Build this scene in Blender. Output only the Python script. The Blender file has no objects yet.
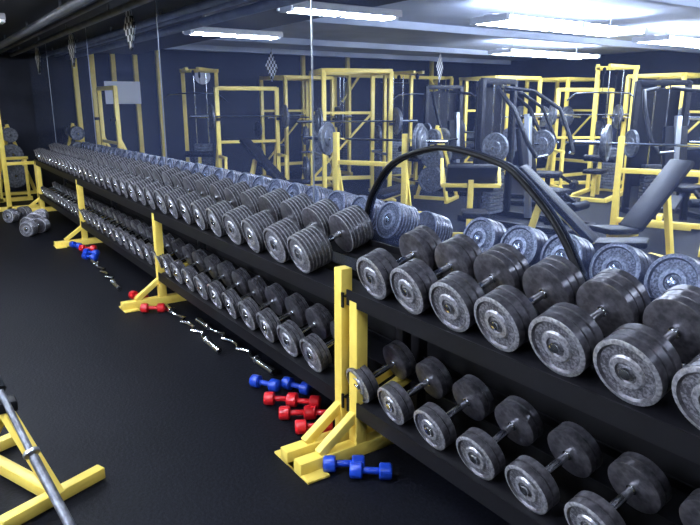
import bpy, bmesh, math, random
from mathutils import Vector, Matrix
random.seed(7)
scene = bpy.context.scene
COL = scene.collection
pi = math.pi
scene.view_settings.view_transform = 'Standard'

# ------------------------------------------------------------ materials
def mat_basic(name, col, rough=.5, metal=0., noise=None, bump=0., spec=None, coat=0.):
    m = bpy.data.materials.new(name); m.use_nodes = True
    nt = m.node_tree; p = nt.nodes['Principled BSDF']
    p.inputs['Base Color'].default_value = (*col, 1)
    p.inputs['Roughness'].default_value = rough
    p.inputs['Metallic'].default_value = metal
    if spec is not None: p.inputs['Specular IOR Level'].default_value = spec
    if coat: p.inputs['Coat Weight'].default_value = coat
    if noise:
        col2, scale, lo, hi = noise
        tc = nt.nodes.new('ShaderNodeTexCoord'); n = nt.nodes.new('ShaderNodeTexNoise')
        n.inputs['Scale'].default_value = scale; n.inputs['Detail'].default_value = 5
        r = nt.nodes.new('ShaderNodeValToRGB')
        r.color_ramp.elements[0].position = lo; r.color_ramp.elements[1].position = hi
        r.color_ramp.elements[0].color = (*col, 1); r.color_ramp.elements[1].color = (*col2, 1)
        nt.links.new(tc.outputs['Object'], n.inputs['Vector'])
        nt.links.new(n.outputs['Fac'], r.inputs['Fac'])
        nt.links.new(r.outputs['Color'], p.inputs['Base Color'])
        if bump:
            b = nt.nodes.new('ShaderNodeBump'); b.inputs['Strength'].default_value = bump
            b.inputs['Distance'].default_value = .01
            nt.links.new(n.outputs['Fac'], b.inputs['Height']); nt.links.new(b.outputs['Normal'], p.inputs['Normal'])
    return m
M_IRON = mat_basic('cast_iron', (.055,.053,.062), .33, .55, ((.14,.135,.155), 45, .35, .7))
M_FACE = mat_basic('worn_iron_face', (.075,.075,.09), .38, .3, ((.32,.32,.36), 130, .40, .66), .15)
M_RIM = mat_basic('worn_iron_rim', (.22,.22,.25), .32, .5, ((.56,.56,.61), 90, .35, .65), .1)
M_CHROME = mat_basic('chrome', (.75,.77,.8), .16, 1.)
M_YEL = mat_basic('yellow_paint', (.90,.68,.13), .36, 0, ((.80,.58,.10), 9, .45, .8))
M_BLK = mat_basic('black_paint', (.004,.004,.006), .5, 0, spec=.22)
M_PAD = mat_basic('black_vinyl', (.003,.003,.005), .5, 0, ((.007,.007,.010), 20, .4, .7), .1, spec=.18)
M_GREY = mat_basic('grey_plate', (.08,.085,.10), .4, .4, ((.20,.21,.24), 30, .4, .7))
M_BLUE = mat_basic('blue_vinyl', (.01,.05,.42), .3)
M_RED = mat_basic('red_vinyl', (.5,.01,.015), .3)
M_PIPE = mat_basic('grey_pipe', (.14,.15,.18), .5, 0, ((.08,.085,.11), 6, .4, .7))
M_WHITE = mat_basic('white_paper', (.9,.9,.92), .7)
M_SILV = mat_basic('silver_frame', (.4,.42,.46), .3, .8)
M_FLOOR = mat_basic('rubber_floor', (.0018,.0021,.0040), .6, 0, ((.006,.007,.012), 60, .4, .7), .25, spec=.12)
M_WALL = mat_basic('dark_wall_paint', (.006,.008,.020), .7, 0, ((.013,.017,.036), 2.0, .3, .7))
M_BWALL = mat_basic('black_wall_paint', (.003,.003,.004), .8, 0, ((.005,.005,.007), 5, .4, .7), spec=.2)
M_CEIL = mat_basic('ceiling_paint', (.55,.60,.74), .8, 0, ((.36,.40,.52), 1.2, .35, .7))
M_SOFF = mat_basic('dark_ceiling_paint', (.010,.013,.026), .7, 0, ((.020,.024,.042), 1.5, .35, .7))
# chequer
m = bpy.data.materials.new('chequered_cloth'); m.use_nodes = True
nt = m.node_tree; p = nt.nodes['Principled BSDF']; c = nt.nodes.new('ShaderNodeTexChecker'); tc = nt.nodes.new('ShaderNodeTexCoord')
c.inputs['Color1'].default_value = (.85,.85,.85,1); c.inputs['Color2'].default_value = (.01,.01,.012,1); c.inputs['Scale'].default_value = 16
mp = nt.nodes.new('ShaderNodeMapping'); mp.inputs['Location'].default_value=(.0111,.0137,.0123)
nt.links.new(tc.outputs['Object'], mp.inputs['Vector']); nt.links.new(mp.outputs['Vector'], c.inputs['Vector']); nt.links.new(c.outputs['Color'], p.inputs['Base Color'])
M_CHK = m
# mirror: clean glass, bluish light haze painted in as a diffuse share
m = bpy.data.materials.new('painted_haze_mirror'); m.use_nodes = True
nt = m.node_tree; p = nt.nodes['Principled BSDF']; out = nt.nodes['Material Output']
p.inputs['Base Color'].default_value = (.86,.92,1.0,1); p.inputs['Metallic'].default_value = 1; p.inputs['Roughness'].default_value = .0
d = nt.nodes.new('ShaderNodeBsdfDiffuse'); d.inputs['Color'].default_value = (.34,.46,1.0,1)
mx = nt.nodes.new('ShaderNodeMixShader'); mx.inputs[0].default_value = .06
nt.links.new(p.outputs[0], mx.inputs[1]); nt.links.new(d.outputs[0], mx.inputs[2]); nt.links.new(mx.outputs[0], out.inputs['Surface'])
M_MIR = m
m = bpy.data.materials.new('fluorescent_tube'); m.use_nodes = True
p = m.node_tree.nodes['Principled BSDF']; p.inputs['Emission Color'].default_value = (.79,.87,1,1); p.inputs['Emission Strength'].default_value = 88
M_TUBE = m

# ------------------------------------------------------------ mesh builder
class B:
    def __init__(s): s.v=[]; s.f=[]; s.m=[]; s.mats=[]
    def mi(s, mat):
        if mat not in s.mats: s.mats.append(mat)
        return s.mats.index(mat)
    def add(s, vs, fs, mat):
        o=len(s.v); s.v += [tuple(v) for v in vs]; k=s.mi(mat)
        for f in fs: s.f.append(tuple(i+o for i in f)); s.m.append(k)
    def box(s, c, size, mat, rot=None, bev=0.):
        bm=bmesh.new(); bmesh.ops.create_cube(bm,size=1)
        bmesh.ops.scale(bm, vec=Vector(size), verts=bm.verts)
        if bev: bmesh.ops.bevel(bm, geom=list(bm.edges), offset=bev, segments=2, affect='EDGES', profile=.5)
        M = Matrix.Translation(Vector(c)) @ (rot.to_4x4() if rot else Matrix.Identity(4))
        bm.transform(M); bm.verts.ensure_lookup_table(); bm.verts.index_update()
        s.add([v.co[:] for v in bm.verts], [[v.index for v in f.verts] for f in bm.faces], mat); bm.free()
    def beam(s, a, b, w, mat, h=None, bev=.005, up=(0,0,1)):
        a=Vector(a); b=Vector(b); d=b-a; L=d.length; z=d.normalized(); u=Vector(up)
        if abs(z.dot(u))>.98: u=Vector((0,1,0))
        x=u.cross(z).normalized(); y=z.cross(x)
        R=Matrix((x,y,z)).transposed()
        s.box((a+b)/2,(w,h or w,L),mat,R,bev)
    def lathe(s, prof, origin, axis, mat, seg=28, mats=None):
        z=Vector(axis).normalized(); u=Vector((0,0,1)) if abs(z.z)<.9 else Vector((1,0,0))
        x=u.cross(z).normalized(); y=z.cross(x); o=Vector(origin)
        vs=[]
        for (t,r) in prof:
            r=max(r,.0004)
            for i in range(seg):
                a=2*pi*i/seg; vs.append(o+z*t+x*(r*math.cos(a))+y*(r*math.sin(a)))
        n=len(prof)
        for j in range(n-1):
            fs=[(j*seg+i, j*seg+(i+1)%seg,(j+1)*seg+(i+1)%seg,(j+1)*seg+i) for i in range(seg)]
            mm = mats[j] if mats else mat
            k=s.mi(mm)
            if j==0: o0=len(s.v); s.v += [tuple(v) for v in vs]
            for f in fs: s.f.append(tuple(q+o0 for q in f)); s.m.append(k)
        k=s.mi(mats[0] if mats else mat)
        s.f.append(tuple(o0+i for i in range(seg))); s.m.append(k)
        k=s.mi(mats[-1] if mats else mat)
        s.f.append(tuple(o0+(n-1)*seg+i for i in range(seg))); s.m.append(k)
    def cyl(s,a,b,r,mat,seg=14):
        a=Vector(a); b=Vector(b); L=(b-a).length; e=min(r*.2,L*.1)
        s.lathe([(0,r-e),(e,r),(L-e,r),(L,r-e)],a,b-a,mat,seg)
    def path(s,pts,r,mat,seg=10):
        pts=[Vector(p) for p in pts]; vs=[]; n=len(pts); prev=None
        for i,p in enumerate(pts):
            t=(pts[min(i+1,n-1)]-pts[max(i-1,0)]).normalized()
            if prev is None:
                u=Vector((0,0,1)) if abs(t.z)<.9 else Vector((0,1,0)); x=u.cross(t).normalized()
            else: x=(prev-t*prev.dot(t)).normalized()
            prev=x; y=t.cross(x)
            for k in range(seg):
                a=2*pi*k/seg; vs.append(p+x*r*math.cos(a)+y*r*math.sin(a))
        fs=[(j*seg+i,j*seg+(i+1)%seg,(j+1)*seg+(i+1)%seg,(j+1)*seg+i) for j in range(n-1) for i in range(seg)]
        fs+=[tuple(range(seg)),tuple((n-1)*seg+i for i in range(seg))]
        s.add(vs,fs,mat)
    def plate(s,c,axis,r,t,mat=None):
        mat=mat or M_GREY
        h=t/2
        s.lathe([(-h,.025),(-h,r*.45),(-h*.5,r*.5),(-h*.5,r*.82),(-h,r*.86),(-h,r-.004),(-h+.004,r),(h-.004,r),(h,r-.004),(h,r*.86),(h*.5,r*.82),(h*.5,r*.5),(h,r*.45),(h,.025)],c,axis,mat,26)
    def mesh(s,name,angle=35):
        me=bpy.data.meshes.new(name); me.from_pydata(s.v,[],s.f)
        for mt in s.mats: me.materials.append(mt)
        me.polygons.foreach_set('material_index', s.m)
        bm=bmesh.new(); bm.from_mesh(me); bmesh.ops.recalc_face_normals(bm,faces=bm.faces); bm.to_mesh(me); bm.free()
        me.polygons.foreach_set('use_smooth',[True]*len(me.polygons))
        me.set_sharp_from_angle(angle=math.radians(angle)); me.update()
        return me
def put(name, me, loc=(0,0,0), rot=(0,0,0), scale=1.):
    if isinstance(me,B): me=me.mesh(name)
    o=bpy.data.objects.new(name,me); o.location=loc; o.rotation_euler=rot; o.scale=(scale,)*3
    COL.objects.link(o); return o

# ------------------------------------------------------------ room
YM=2.12; X0=-14.0; X1=4.0; YB=-9.6; ZC=2.78; ZS=2.64
def slab(name,x0,x1,y0,y1,z0,z1,mat,bev=0):
    b=B(); b.box(((x0+x1)/2,(y0+y1)/2,(z0+z1)/2),(x1-x0,y1-y0,z1-z0),mat,None,bev); return put(name,b)
slab('floor',X0-.2,X1+.2,YB-.2,YM+.3,-.1,0,M_FLOOR)
slab('ceiling',X0-.2,X1+.2,YB-.2,.1,ZC,ZC+.1,M_CEIL)
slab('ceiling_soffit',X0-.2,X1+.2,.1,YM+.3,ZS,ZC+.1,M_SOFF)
slab('wall_left',X0-.1,X0,YB-.1,YM+.2,0,ZC,M_WALL)
slab('wall_right',X1,X1+.1,YB-.1,YM+.2,0,ZC,M_WALL)
slab('wall_back',X0,X1,YB-.1,YB,0,ZC,M_WALL)
slab('wall_front',X0,X1,YM+.02,YM+.15,0,ZS,M_BWALL)
edges=[X0+.03,-12.05,-9.2,-6.36,-3.52,-.68,2.1,X1-.03]
for i in range(len(edges)-1):
    a,b_=edges[i]+.006,edges[i+1]-.006
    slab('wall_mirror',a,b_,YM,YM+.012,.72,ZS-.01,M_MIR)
    if i>0: slab('trim_%d'%i,edges[i]-.006,edges[i]+.006,YM-.004,YM+.012,.72,ZS-.01,M_SILV)
slab('trim_mirror_base',X0+.03,X1-.03,YM-.012,YM+.018,.69,.72,M_BLK)
for i,x in enumerate([-12.6,-10.4,-7.4,-4.0,-1.4,1.6]):
    slab('trim_joist_%d'%(i+1),x-.06,x+.06,YB,.1,ZC-.1,ZC,M_CEIL)
b=B(); b.cyl((X0,1.40,2.54),(X1,1.40,2.54),.045,M_PIPE); b.cyl((X0,1.62,2.57),(X1,1.62,2.57),.025,M_PIPE)
b.cyl((X0,1.85,2.55),(X1,1.85,2.55),.035,M_PIPE)
for x in range(-13,4,2):
    for y in (1.40,1.62,1.85): b.box((x,y,2.6),(.03,.02,.09),M_PIPE)
put('ceiling_pipes',b)
def fixture(n,L,xs=(-.075,.075),w=.34,skirt=True,drop=0):
    b=B(); b.box((0,0,.035),(w,L,.04),M_WHITE,None,.01)
    if skirt:
        for sx in (-w/2+.01,w/2-.01): b.box((sx,0,.01),(.02,L,.05),M_WHITE)
    for x in xs:
        b.cyl((x,-L/2+.05,-.005),(x,L/2-.05,-.005),.028,M_TUBE,10)
    for e in (-1,0,1): b.box((0,e*(L/2-.025),0),(max(xs)*2+.07,.05,.07),M_WHITE)
    if drop:
        for e in (-1,1): b.cyl((0,e*L*.35,.05),(0,e*L*.35,drop),.008,M_SILV,8)
    return b.mesh(n)
F12=fixture('fluorescent_light',1.3)
F24=fixture('fluorescent_light_long',2.6,(-.24,-.14,.14,.24),.14,False,.2)
for x in (-8.35,-5.75,-2.6,.6): put('fluorescent_light',F12,(x,.42,ZS-.065))
for x in (-5.3,-2.0): put('fluorescent_light',F24,(x,-2.5,ZC-.20))
for x in (-8.5,-5.6,-2.6): put('fluorescent_light',F24,(x,-6.1,ZC-.20))

# ------------------------------------------------------------ dumbbells
def dumbbell(name,r,ht,gap,n):
    b=B(); bar=.0155
    for sgn in (-1,1):
        prof=[(0,bar)]; mats=[]
        t=ht/n
        for i in range(n):
            ri = r*(1-.012*(i%2)) if i<n-1 else r
            if n>4 and i==n-1: ri=r*.97
            y0=i*t; y1=(i+1)*t
            prof += [(y0,ri-.005),(y0+.003,ri),(y1-.004,ri),(y1-.001,ri-.005),]
            edge = M_RIM if (n>4 or i==n-1) else M_IRON
            mats += [M_IRON,edge if n>4 else M_IRON,M_IRON,edge]
            if i<n-1:
                prof += [(y1-.001,r-(.018 if n>4 else .010))]; mats += [M_IRON]
        y1=ht
        prof += [(y1,r*.86),(y1-.008,r*.80),(y1-.008,r*.52),(y1-.001,r*.47),(y1-.001,r*.32),(y1-.006,r*.28),(y1-.006,.020),(y1+.007,.018),(y1+.009,.012),(y1+.009,0)]
        mats += [M_RIM,M_IRON,M_FACE,M_RIM,M_RIM,M_IRON,M_FACE]+[M_CHROME]*3
        b.lathe(prof,(0,sgn*gap/2,0),(0,sgn,0),M_IRON,32,mats)
    g=gap/2
    b.lathe([(-g-.002,.02),(-g+.008,.02),(-g+.01,.014),(-g*.4,.0165),(g*.4,.0165),(g-.01,.014),(g-.008,.02),(g+.002,.02)],(0,0,0),(0,1,0),M_CHROME,14)
    return b.mesh(name)
TILT=math.radians(18)
ct,st=math.cos(TILT),math.sin(TILT)
YL=1.62
def rest(me,x,r,L,z0,name='dumbbell'):
    ly=.016+L/2
    return put(name,me,(x, YL+ly*ct-r*st+.02, z0+ly*st+r*ct+.004),(TILT,0,random.uniform(-.05,.05)))
cache={}
def db(r,ht,gap,n):
    k=(round(r,3),round(ht,3),round(gap,3),n)
    if k not in cache: cache[k]=dumbbell('dumbbell_r%d'%int(r*1000),*k)
    return cache[k]
ZT=.825; ZBt=.275
x=-2.215
for i in range(10):
    r=.106+.001*min(i,7); me=db(r,.105,.15,3); rest(me,x,r,.36,ZT); x+=.250
x=-2.32
for i in range(9):
    r=.094+.001*min(i,4); me=db(r,.070,.16,2); rest(me,x,r,.30,ZBt); x+=.258
ZTf=.80
x=-2.86; i=0
while x>-11.05:
    k=i//4; r=max(.112-.0026*k,.088); ht=max(.15-.006*k,.09)
    me=db(r,ht,.13,max(7-k//2,5)); rest(me,x,r,ht*2+.13,ZTf); x-=2*r+.062-.004*k; i+=1
x=-2.76; i=0
while x>-11.0:
    k=i//4; r=max(.102-.0035*k,.07); ht=max(.075-.003*k,.05)
    me=db(r,ht,.13,3); rest(me,x,r,ht*2+.13,ZBt); x-=2*r+.06; i+=1

# ------------------------------------------------------------ racks
def rack(name,xa,xb,posts,ztop,zbot):
    b=B()
    RX=Matrix.Rotation(TILT,3,'X')
    for z0 in (ztop,zbot):
        L=xb-xa; xc=(xa+xb)/2
        b.box((xc,YL,z0-.02),(L,.008,.075),M_BLK)
        for ly in (.07,.36):
            p=Vector((xc,YL+.004,z0))+RX@Vector((0,ly,-.006))
            b.box(p,(L,.13,.008),M_BLK,RX)
        p=Vector((xc,YL+.004,z0))+RX@Vector((0,.435,.01)); b.box(p,(L,.008,.05),M_BLK,RX)
    for i,(x,h) in enumerate(posts):
        b.beam((x,YL+.028,0.06),(x,YL+.028,h),.065,M_YEL)
        b.beam((x,2.03,0.06),(x,2.03,min(h,ztop)+.08),.06,M_BLK)
        for z0 in (ztop,zbot):
            b.beam((x,YL+.03,z0-.045),(x,2.03,z0-.045+.41*math.tan(TILT)),.05,M_YEL)
        b.beam((x,1.30,.035),(x,2.09,.035),.07,M_YEL)
        b.box((x,1.36,.008),(.2,.12,.012),M_YEL,None,.003)
        b.beam((x,1.42,.07),(x,YL+.01,.22),.045,M_YEL)
    return put(name,b)
rack('dumbbell_rack',-2.40,.46,[(-2.345,.80),(.40,.80)],ZT,ZBt)
rack('dumbbell_rack',-11.2,-2.43,[(-2.475,.93),(-5.3,.80),(-8.2,.80),(-11.1,.80)],ZTf,ZBt)

# arched bar fixed against the mirror
pts=[]
ctrl=[(-2.95,.93),(-2.93,1.06),(-2.86,1.22),(-2.69,1.386),(-2.41,1.475),(-2.2,1.483),(-1.95,1.442),(-1.83,1.39),(-1.64,1.237),(-1.52,1.08),(-1.45,.95)]
for i in range(len(ctrl)-1):
    p0=ctrl[max(i-1,0)];p1=ctrl[i];p2=ctrl[i+1];p3=ctrl[min(i+2,len(ctrl)-1)]
    for k in range(5):
        t=k/5
        f=lambda a,b_,c,d_: .5*((2*b_)+(-a+c)*t+(2*a-5*b_+4*c-d_)*t*t+(-a+3*b_-3*c+d_)*t**3)
        pts.append((f(p0[0],p1[0],p2[0],p3[0]),2.105,f(p0[1],p1[1],p2[1],p3[1])))
pts.append((ctrl[-1][0],2.105,ctrl[-1][1]))
b=B(); b.path(pts,.013,M_BLK,12)
put('arched_black_bar',b)

# ------------------------------------------------------------ small floor items
def vinyl(name,mat,L=.2):
    b=B()
    for s in (-1,1):
        b.lathe([(0,.018),(0,.032),(.006,.04),(.052,.04),(.06,.033),(.062,.0)],(s*(L/2-.062),0,0),(s,0,0),mat,8)
    b.cyl((-L/2+.06,0,0),(L/2-.06,0,0),.016,mat)
    return b.mesh(name,50)
VB=vinyl('vinyl_dumbbell_blue',M_BLUE); VR=vinyl('vinyl_dumbbell_red',M_RED)
for (me,x,y,a) in [(VB,-3.26,1.60,.5),(VB,-3.12,1.74,.4),(VR,-3.02,1.58,.9),(VR,-2.92,1.67,.8),(VR,-2.82,1.57,1.0),(VR,-2.74,1.69,.9),(VR,-2.64,1.57,1.1),
                   (VB,-2.25,1.50,1.0),(VB,-2.13,1.57,.9),(VR,-5.5,1.5,.4),(VR,-5.1,1.5,1.),(VB,-7.3,1.5,.5),(VB,-7.5,1.56,.6),(VB,-8.0,1.5,.3),(VR,-7.75,1.58,.9)]:
    put('vinyl_dumbbell',me,(x,y,.041),(0,0,a))
def ez(name):
    b=B(); xs=[-.62,-.30,-.2,-.12,-.05,.05,.12,.2,.30,.62]; zs=[0,0,.04,-.015,.02,.02,-.015,.04,0,0]
    b.path([(x,z,.026) for x,z in zip(xs,zs)],.015,M_CHROME,10)
    for s in (-1,1):
        b.cyl((s*.40,0,.026),(s*.62,0,.026),.025,M_CHROME); b.cyl((s*.385,0,.034),(s*.40,0,.034),.034,M_CHROME)
    return b.mesh(name)
EZ=ez('curl_bar')
put('curl_bar',EZ,(-4.55,1.60,0),(0,0,-.02)); put('curl_bar',EZ,(-4.02,1.72,0),(0,0,.02)); put('curl_bar',EZ,(-6.5,1.46,0),(0,0,-.04))
big=db(.1,.12,.14,5)
put('dumbbell',big,(-9.6,1.30,.101),(0,0,.9)); put('dumbbell',big,(-9.95,1.40,.101),(0,0,1.1)); put('dumbbell',big,(-9.2,1.25,.101),(0,0,.8)); put('dumbbell',big,(-10.4,1.2,.101),(0,0,.7))

# lower-left yellow stand with bar
b=B()
b.beam((-2.84,.54,.035),(-2.66,.10,.035),.055,M_YEL)
b.beam((-2.75,.33,.035),(-3.35,.08,.035),.055,M_YEL)
b.beam((-2.72,.33,.05),(-2.99,.19,.40),.05,M_YEL)
b.beam((-3.3,.10,.05),(-2.99,.19,.38),.045,M_YEL)
b.beam((-3.42,.30,.035),(-3.26,-.12,.035),.055,M_YEL)
b.box((-2.98,.20,.41),(.09,.09,.05),M_BLK,None,.01)
b.cyl((-3.04,.18,.50),(-2.62,.28,.19),.015,M_GREY)
b.cyl((-2.72,.257,.265),(-2.40,.333,.03+.03),.020,M_GREY)
b.cyl((-3.10,.165,.545),(-3.0,.19,.47),.028,M_BLK)
b.plate((-2.735,.253,.275),(.75,.18,-.55),.034,.02,M_SILV)
put('t_bar_row_stand',b)

# ------------------------------------------------------------ gym equipment
def barbell(b,c,L=2.1,axis='x',plates=((.225,.04),(.18,.035))):
    c=Vector(c); d=Vector((1,0,0))
    b.cyl(c-d*L/2,c+d*L/2,.014,M_CHROME,8)
    for s in (-1,1):
        b.cyl(c+d*s*(L/2-.42),c+d*s*(L/2),.025,M_CHROME,10)
        o=L/2-.40
        for (r,t) in plates:
            b.plate(c+d*s*(o+t/2),(1,0,0),r,t); o+=t+.004
def power_rack():
    b=B(); w,d,h=.58,.55,2.2
    for x in (-w,w):
        for y in (-d,d): b.beam((x,y,0),(x,y,h),.07,M_YEL)
        b.beam((x,-d-.1,.04),(x,d+.3,.04),.07,M_YEL); b.beam((x,-d,h),(x,d,h),.07,M_YEL); b.beam((x,-d,.8),(x,d,.8),.04,M_SILV)
        for k in range(3): b.cyl((x,-d,.5+.3*k),(x*1.35,-d,.5+.3*k),.02,M_CHROME,8)
        b.plate((x*1.2,-d,.5),(1,0,0),.22,.05); b.plate((x*1.2,-d,1.1),(1,0,0),.17,.05)
        b.box((x,d+.05,1.33),(.06,.1,.05),M_BLK)
    for y in (-d,d): b.beam((-w,y,h),(w,y,h),.07,M_YEL)
    b.beam((-w,-d,.3),(w,-d,.3),.07,M_YEL); b.beam((-w,-d,1.5),(w,-d,1.5),.05,M_YEL); b.beam((-w,-d,.3),(w,-d,1.5),.04,M_YEL)
    barbell(b,(0,d+.06,1.38)); return b.mesh('power_rack')
def squat_rack(bar=True):
    b=B(); w=.55
    for x in (-w,w):
        b.beam((x,0,0),(x,0,1.95),.07,M_YEL); b.beam((x,-.5,.04),(x,.5,.04),.07,M_YEL)
        b.beam((x,-.45,.06),(x,0,1.1),.05,M_YEL); b.box((x,.06,1.4),(.06,.12,.05),M_BLK)
        b.beam((x,.45,.06),(x,.45,.75),.05,M_YEL); b.beam((x,0,.75),(x,.5,.75),.05,M_YEL)
    b.beam((-w,0,1.93),(w,0,1.93),.07,M_YEL); b.beam((-w,-.45,.04),(w,-.45,.04),.07,M_YEL); b.beam((-w,0,1.0),(w,0,1.0),.05,M_YEL)
    if bar: barbell(b,(0,.07,1.45),2.1,'x',((.2,.04),))
    return b.mesh('squat_rack')
def bench_press():
    b=B(); w=.5
    for x in (-w,w):
        b.beam((x,.65,0),(x,.65,1.3),.07,M_YEL); b.beam((x,.35,.04),(x,.95,.04),.07,M_YEL); b.box((x,.6,1.16),(.06,.1,.06),M_BLK)
        b.beam((x,.35,.06),(x,.62,.85),.05,M_YEL)
    b.beam((-w,.65,.9),(w,.65,.9),.06,M_YEL); b.beam((-w,.65,.3),(w,.65,.3),.06,M_YEL)
    b.beam((0,-.75,.36),(0,.65,.36),.06,M_YEL); b.beam((0,-.7,0),(0,-.7,.36),.06,M_YEL); b.beam((-.3,-.7,.035),(.3,-.7,.035),.06,M_YEL)
    b.box((0,-.15,.43),(.30,1.25,.07),M_PAD,None,.02)
    barbell(b,(0,.58,1.21)); return b.mesh('bench_press_station')
def incline():
    b=B()
    b.beam((0,-.55,.04),(0,.75,.04),.07,M_YEL); b.beam((-.3,.75,.04),(.3,.75,.04),.07,M_YEL); b.beam((-.25,-.55,.04),(.25,-.55,.04),.07,M_YEL)
    b.beam((0,-.2,.04),(0,-.2,.42),.06,M_YEL); b.beam((0,.7,.06),(0,.5,.80),.06,M_YEL); b.beam((0,-.3,.42),(0,.1,.42),.06,M_YEL)
    b.beam((0,.0,.42),(0,.66,1.02),.05,M_YEL)
    b.beam((0,0,.47),(0,.70,1.11),.27,M_PAD,.06,.02)
    b.beam((0,-.45,.50),(0,-.02,.46),.27,M_PAD,.06,.02)
    return b.mesh('incline_bench')
def lat():
    b=B(); w=.33
    for x in (-w,w):
        b.beam((x,-.4,0),(x,-.4,2.3),.07,M_YEL); b.beam((x,-.7,.04),(x,.9,.04),.07,M_YEL)
        b.beam((x,-.4,2.3),(x*.3,.5,2.3),.06,M_YEL)
    b.beam((-w-.05,-.4,2.3),(w+.05,-.4,2.3),.07,M_YEL); b.beam((-w,.9,.04),(w,.9,.04),.07,M_YEL); b.beam((-w,-.7,.04),(w,-.7,.04),.07,M_YEL)
    for k in range(14): b.box((0,-.4,.12+k*.055),(.36,.16,.048),M_GREY,None,.006)
    for x in (-.12,.12): b.cyl((x,-.4,.05),(x,-.4,2.28),.012,M_CHROME,8)
    b.cyl((0,-.4,.9),(0,-.4,2.2),.005,M_BLK,6); b.cyl((0,.45,1.85),(0,.45,2.2),.005,M_BLK,6)
    for y in (-.38,.43): b.plate((0,y,2.22),(1,0,0),.06,.03,M_BLK)
    b.path([(-.6,.45,1.72),(-.45,.45,1.84),(0,.45,1.86),(.45,.45,1.84),(.6,.45,1.72)],.014,M_CHROME,8)
    b.beam((0,.45,.04),(0,.45,.45),.07,M_YEL); b.box((0,.45,.49),(.34,.38,.07),M_PAD,None,.02)
    b.beam((0,.15,.04),(0,.15,.7),.06,M_YEL); b.cyl((-.28,.2,.7),(.28,.2,.7),.06,M_PAD)
    return b.mesh('lat_pulldown_machine')
def multi():
    b=B(); w=.4
    for x in (-w,w):
        b.beam((x,-.5,0),(x,-.5,2.0),.08,M_BLK); b.beam((x,-.8,.04),(x,.9,.04),.08,M_BLK)
    b.beam((-w,-.5,1.98),(w,-.5,1.98),.08,M_BLK); b.beam((-w,.9,.04),(w,.9,.04),.08,M_BLK)
    b.box((0,-.62,1.15),(.7,.02,1.5),M_BLK)
    for k in range(12): b.box((0,-.5,.12+k*.055),(.34,.14,.045),M_GREY,None,.006)
    for x in (-.11,.11): b.cyl((x,-.5,.05),(x,-.5,1.96),.012,M_CHROME,8)
    b.beam((0,.1,.1),(0,.0,1.5),.08,M_SILV)
    b.box((0,.42,.5),(.42,.44,.09),M_PAD,None,.03); b.beam((0,.08,.6),(0,-.05,1.35),.36,M_PAD,.09,.03)
    b.beam((0,.42,.04),(0,.42,.46),.08,M_BLK)
    for s in (-1,1):
        b.path([(s*.1,-.45,1.9),(s*.45,-.2,1.85),(s*.6,.15,1.6),(s*.58,.35,1.2),(s*.5,.45,1.0)],.03,M_BLK,10)
        b.cyl((s*.5,.45,1.0),(s*.3,.5,1.02),.02,M_CHROME,8)
        b.plate((s*.62,-.1,1.1),(1,0,0),.2,.05)
        b.cyl((s*.4,-.3,1.1),(s*.68,-.1,1.1),.02,M_CHROME,8)
    b.cyl((-.2,.85,.35),(.2,.85,.35),.06,M_PAD); b.beam((0,.6,.5),(0,.85,.35),.05,M_BLK)
    return b.mesh('chest_press_machine')
def tree():
    b=B()
    b.beam((-.3,-.3,.04),(-.05,0,1.25),.055,M_YEL); b.beam((.3,-.3,.04),(.05,0,1.25),.055,M_YEL); b.beam((0,.35,.04),(0,0,1.3),.055,M_YEL)
    b.beam((-.35,-.3,.035),(.35,-.3,.035),.06,M_YEL); b.beam((0,-.3,.035),(0,.4,.035),.06,M_YEL)
    for (z,r) in ((.4,.22),(.78,.18),(1.12,.13)):
        for s in (-1,1):
            b.cyl((0,0,z),(s*.42,0,z),.022,M_CHROME,8)
            for k in range(3): b.plate((s*(.2+.055*k),0,z),(1,0,0),r,.045)
    return b.mesh('weight_plate_tree')
def crossover():
    b=B(); w=1.6
    for s in (-1,1):
        for y in (-.3,.3): b.beam((s*w,y,0),(s*w,y,2.3),.07,M_YEL)
        b.beam((s*w,-.4,.04),(s*w,.4,.04),.08,M_YEL); b.beam((s*w,-.3,2.3),(s*w,.3,2.3),.07,M_YEL)
        for k in range(14): b.box((s*w,0,.12+k*.055),(.16,.34,.048),M_GREY,None,.006)
        b.cyl((s*w,-.08,.1),(s*w,-.08,2.3),.012,M_CHROME,8); b.cyl((s*w,.08,.1),(s*w,.08,2.3),.012,M_CHROME,8)
        b.beam((s*w,0,1.7),(s*(w-.5),0,2.3),.05,M_YEL); b.cyl((s*(w-.1),0,2.2),(s*(w-.2),0,1.5),.006,M_BLK,6)
        b.plate((s*(w-.08),0,2.2),(0,1,0),.06,.03,M_BLK)
    b.beam((-w,0,2.3),(w,0,2.3),.08,M_YEL); b.cyl((-.5,.05,2.15),(.5,.05,2.15),.015,M_CHROME)
    for s in (-1,1): b.cyl((s*.4,.05,2.15),(s*.4,.0,2.3),.012,M_CHROME,8)
    return b.mesh('cable_crossover_machine')
def preacher():
    b=B()
    b.beam((0,-.5,.04),(0,.55,.04),.07,M_YEL); b.beam((-.3,.5,.04),(.3,.5,.04),.07,M_YEL); b.beam((-.3,-.5,.04),(.3,-.5,.04),.07,M_YEL)
    b.beam((0,.35,.04),(0,.35,.85),.07,M_YEL); b.beam((0,-.3,.04),(0,-.3,.42),.06,M_YEL)
    b.box((0,-.3,.46),(.3,.34,.07),M_PAD,None,.02); b.beam((0,.15,.96),(0,.55,.62),.6,M_PAD,.07,.02)
    for s in (-1,1): b.beam((s*.35,.35,.7),(s*.35,.6,1.0),.04,M_YEL)
    b.beam((-.36,.35,.7),(.36,.35,.7),.05,M_YEL)
    return b.mesh('preacher_curl_bench')
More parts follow.
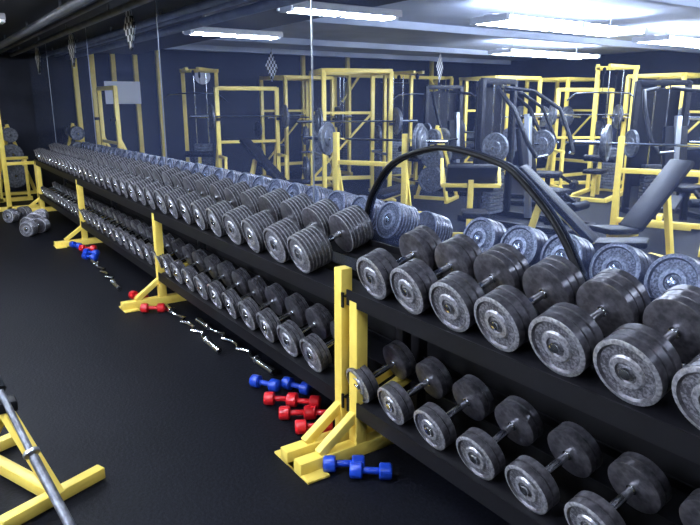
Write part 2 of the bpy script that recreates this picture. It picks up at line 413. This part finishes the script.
T={'power_rack':power_rack(),'squat_rack':squat_rack(),'bench_press_station':bench_press(),'incline_bench':incline(),
   'lat_pulldown_machine':lat(),'chest_press_machine':multi(),'weight_plate_tree':tree(),'cable_crossover_machine':crossover(),'preacher_curl_bench':preacher()}
D=math.radians
for n,x,y,a in [
 ('lat_pulldown_machine',-12.4,-.6,-60),('power_rack',-9.6,-2.3,-70),('incline_bench',-9.0,-.60,60),('bench_press_station',-7.3,-1.4,-30),
 ('power_rack',-12.7,-3.0,-90),('cable_crossover_machine',-13.0,-6.0,-90),('chest_press_machine',-6.1,-2.9,-100),('chest_press_machine',-7.5,-4.5,-120),
 ('squat_rack',-8.2,-7.0,-60),('power_rack',-7.4,-8.6,0),('squat_rack',-5.7,-6.7,-30),('bench_press_station',-4.4,-3.6,-25),
 ('incline_bench',-3.45,-.80,63),('incline_bench',-3.62,-1.62,-174),('lat_pulldown_machine',-11.2,-4.9,-80),('power_rack',-10.3,-6.9,-80),
 ('weight_plate_tree',-11.2,-2.6,20),('weight_plate_tree',-8.5,-3.4,60),('preacher_curl_bench',-5.4,-1.2,130),('chest_press_machine',-5.2,-5.1,-60),
 ('squat_rack',-3.3,-5.6,-10),('lat_pulldown_machine',-5.6,-8.3,10),('power_rack',-10.1,-8.7,0),('lat_pulldown_machine',-12.7,-8.5,-60),
 ('bench_press_station',-3.2,-7.2,0),
 ('incline_bench',-2.5,-2.7,-120),('squat_rack',-10.8,-.9,-80),('power_rack',-1.0,-8.6,0),('lat_pulldown_machine',-7.2,-6.3,-20),
 ('squat_rack',-3.4,-8.9,0),('lat_pulldown_machine',-1.4,-5.0,20),('chest_press_machine',-9.4,-4.7,-80)]:
    put(n,T[n],(x,y,0),(0,0,D(a)))
put('squat_rack',squat_rack(False),(-12.0,1.22,0),(0,0,0))
put('weight_plate_tree',T['weight_plate_tree'],(-13.4,1.55,0),(0,0,0))
b=B()
for y in (1.3,.97,.56,.11,-.37,-3.9,-5.2,-8): b.beam((X0+.05,y,0),(X0+.05,y,ZC if y<.1 else ZS),.09,M_YEL)
put('wall_stud_frame',b)
b=B(); b.box((X0+.11,.42,1.88),(.01,.72,.45),M_WHITE,None,.002); put('notice_poster',b)
b=B(); b.lathe([(0,.16),(.02,.18),(.04,.18),(.045,.16),(.03,.15),(.03,0)],(X0,-1.35,2.25),(1,0,0),M_WHITE,32); put('wall_clock',b)
def flag(x,y,z,a,s=.24):
    b=B(); q=s/1.414
    bm=[(-q,0,0),(0,0,-q*1.3),(q,0,0),(0,0,q*1.3)]
    vs=[(p[0],-.002,p[2]) for p in bm]+[(p[0],.002,p[2]) for p in bm]
    b.add(vs,[(0,1,2,3),(7,6,5,4),(0,4,5,1),(1,5,6,2),(2,6,7,3),(3,7,4,0)],M_CHK)
    b.cyl((0,0,q*1.3-.01),(0,0,(ZS if y>.1 else ZC)-z),.003,M_BLK,6)
    put('chequered_pennant',b,(x,y,z),(0,0,a))
flag(-7.25,2.11,2.46,0,.26); flag(-10.1,2.11,2.44,0,.3); flag(-12.9,2.11,2.45,0,.3)
for f in [(-12.5,-2.3,2.42,D(60)),(-10.5,-5.2,2.4,D(60))]: flag(*f,s=.34)

# ------------------------------------------------------------ world + camera
w=bpy.data.worlds.new('world'); scene.world=w; w.use_nodes=True
w.node_tree.nodes['Background'].inputs[0].default_value=(.1,.13,.25,1); w.node_tree.nodes['Background'].inputs[1].default_value=.3
cam=bpy.data.cameras.new('camera'); co=bpy.data.objects.new('camera',cam); COL.objects.link(co)
cam.sensor_width=36; cam.lens=36*640/700; cam.clip_start=.05
pit=math.radians(14.1); az=math.radians(34.3)
fwd=Vector((-math.cos(az)*math.cos(pit),math.sin(az)*math.cos(pit),-math.sin(pit)))
co.location=(0,0,1.7); co.rotation_euler=fwd.to_track_quat('-Z','Y').to_euler()
scene.camera=co
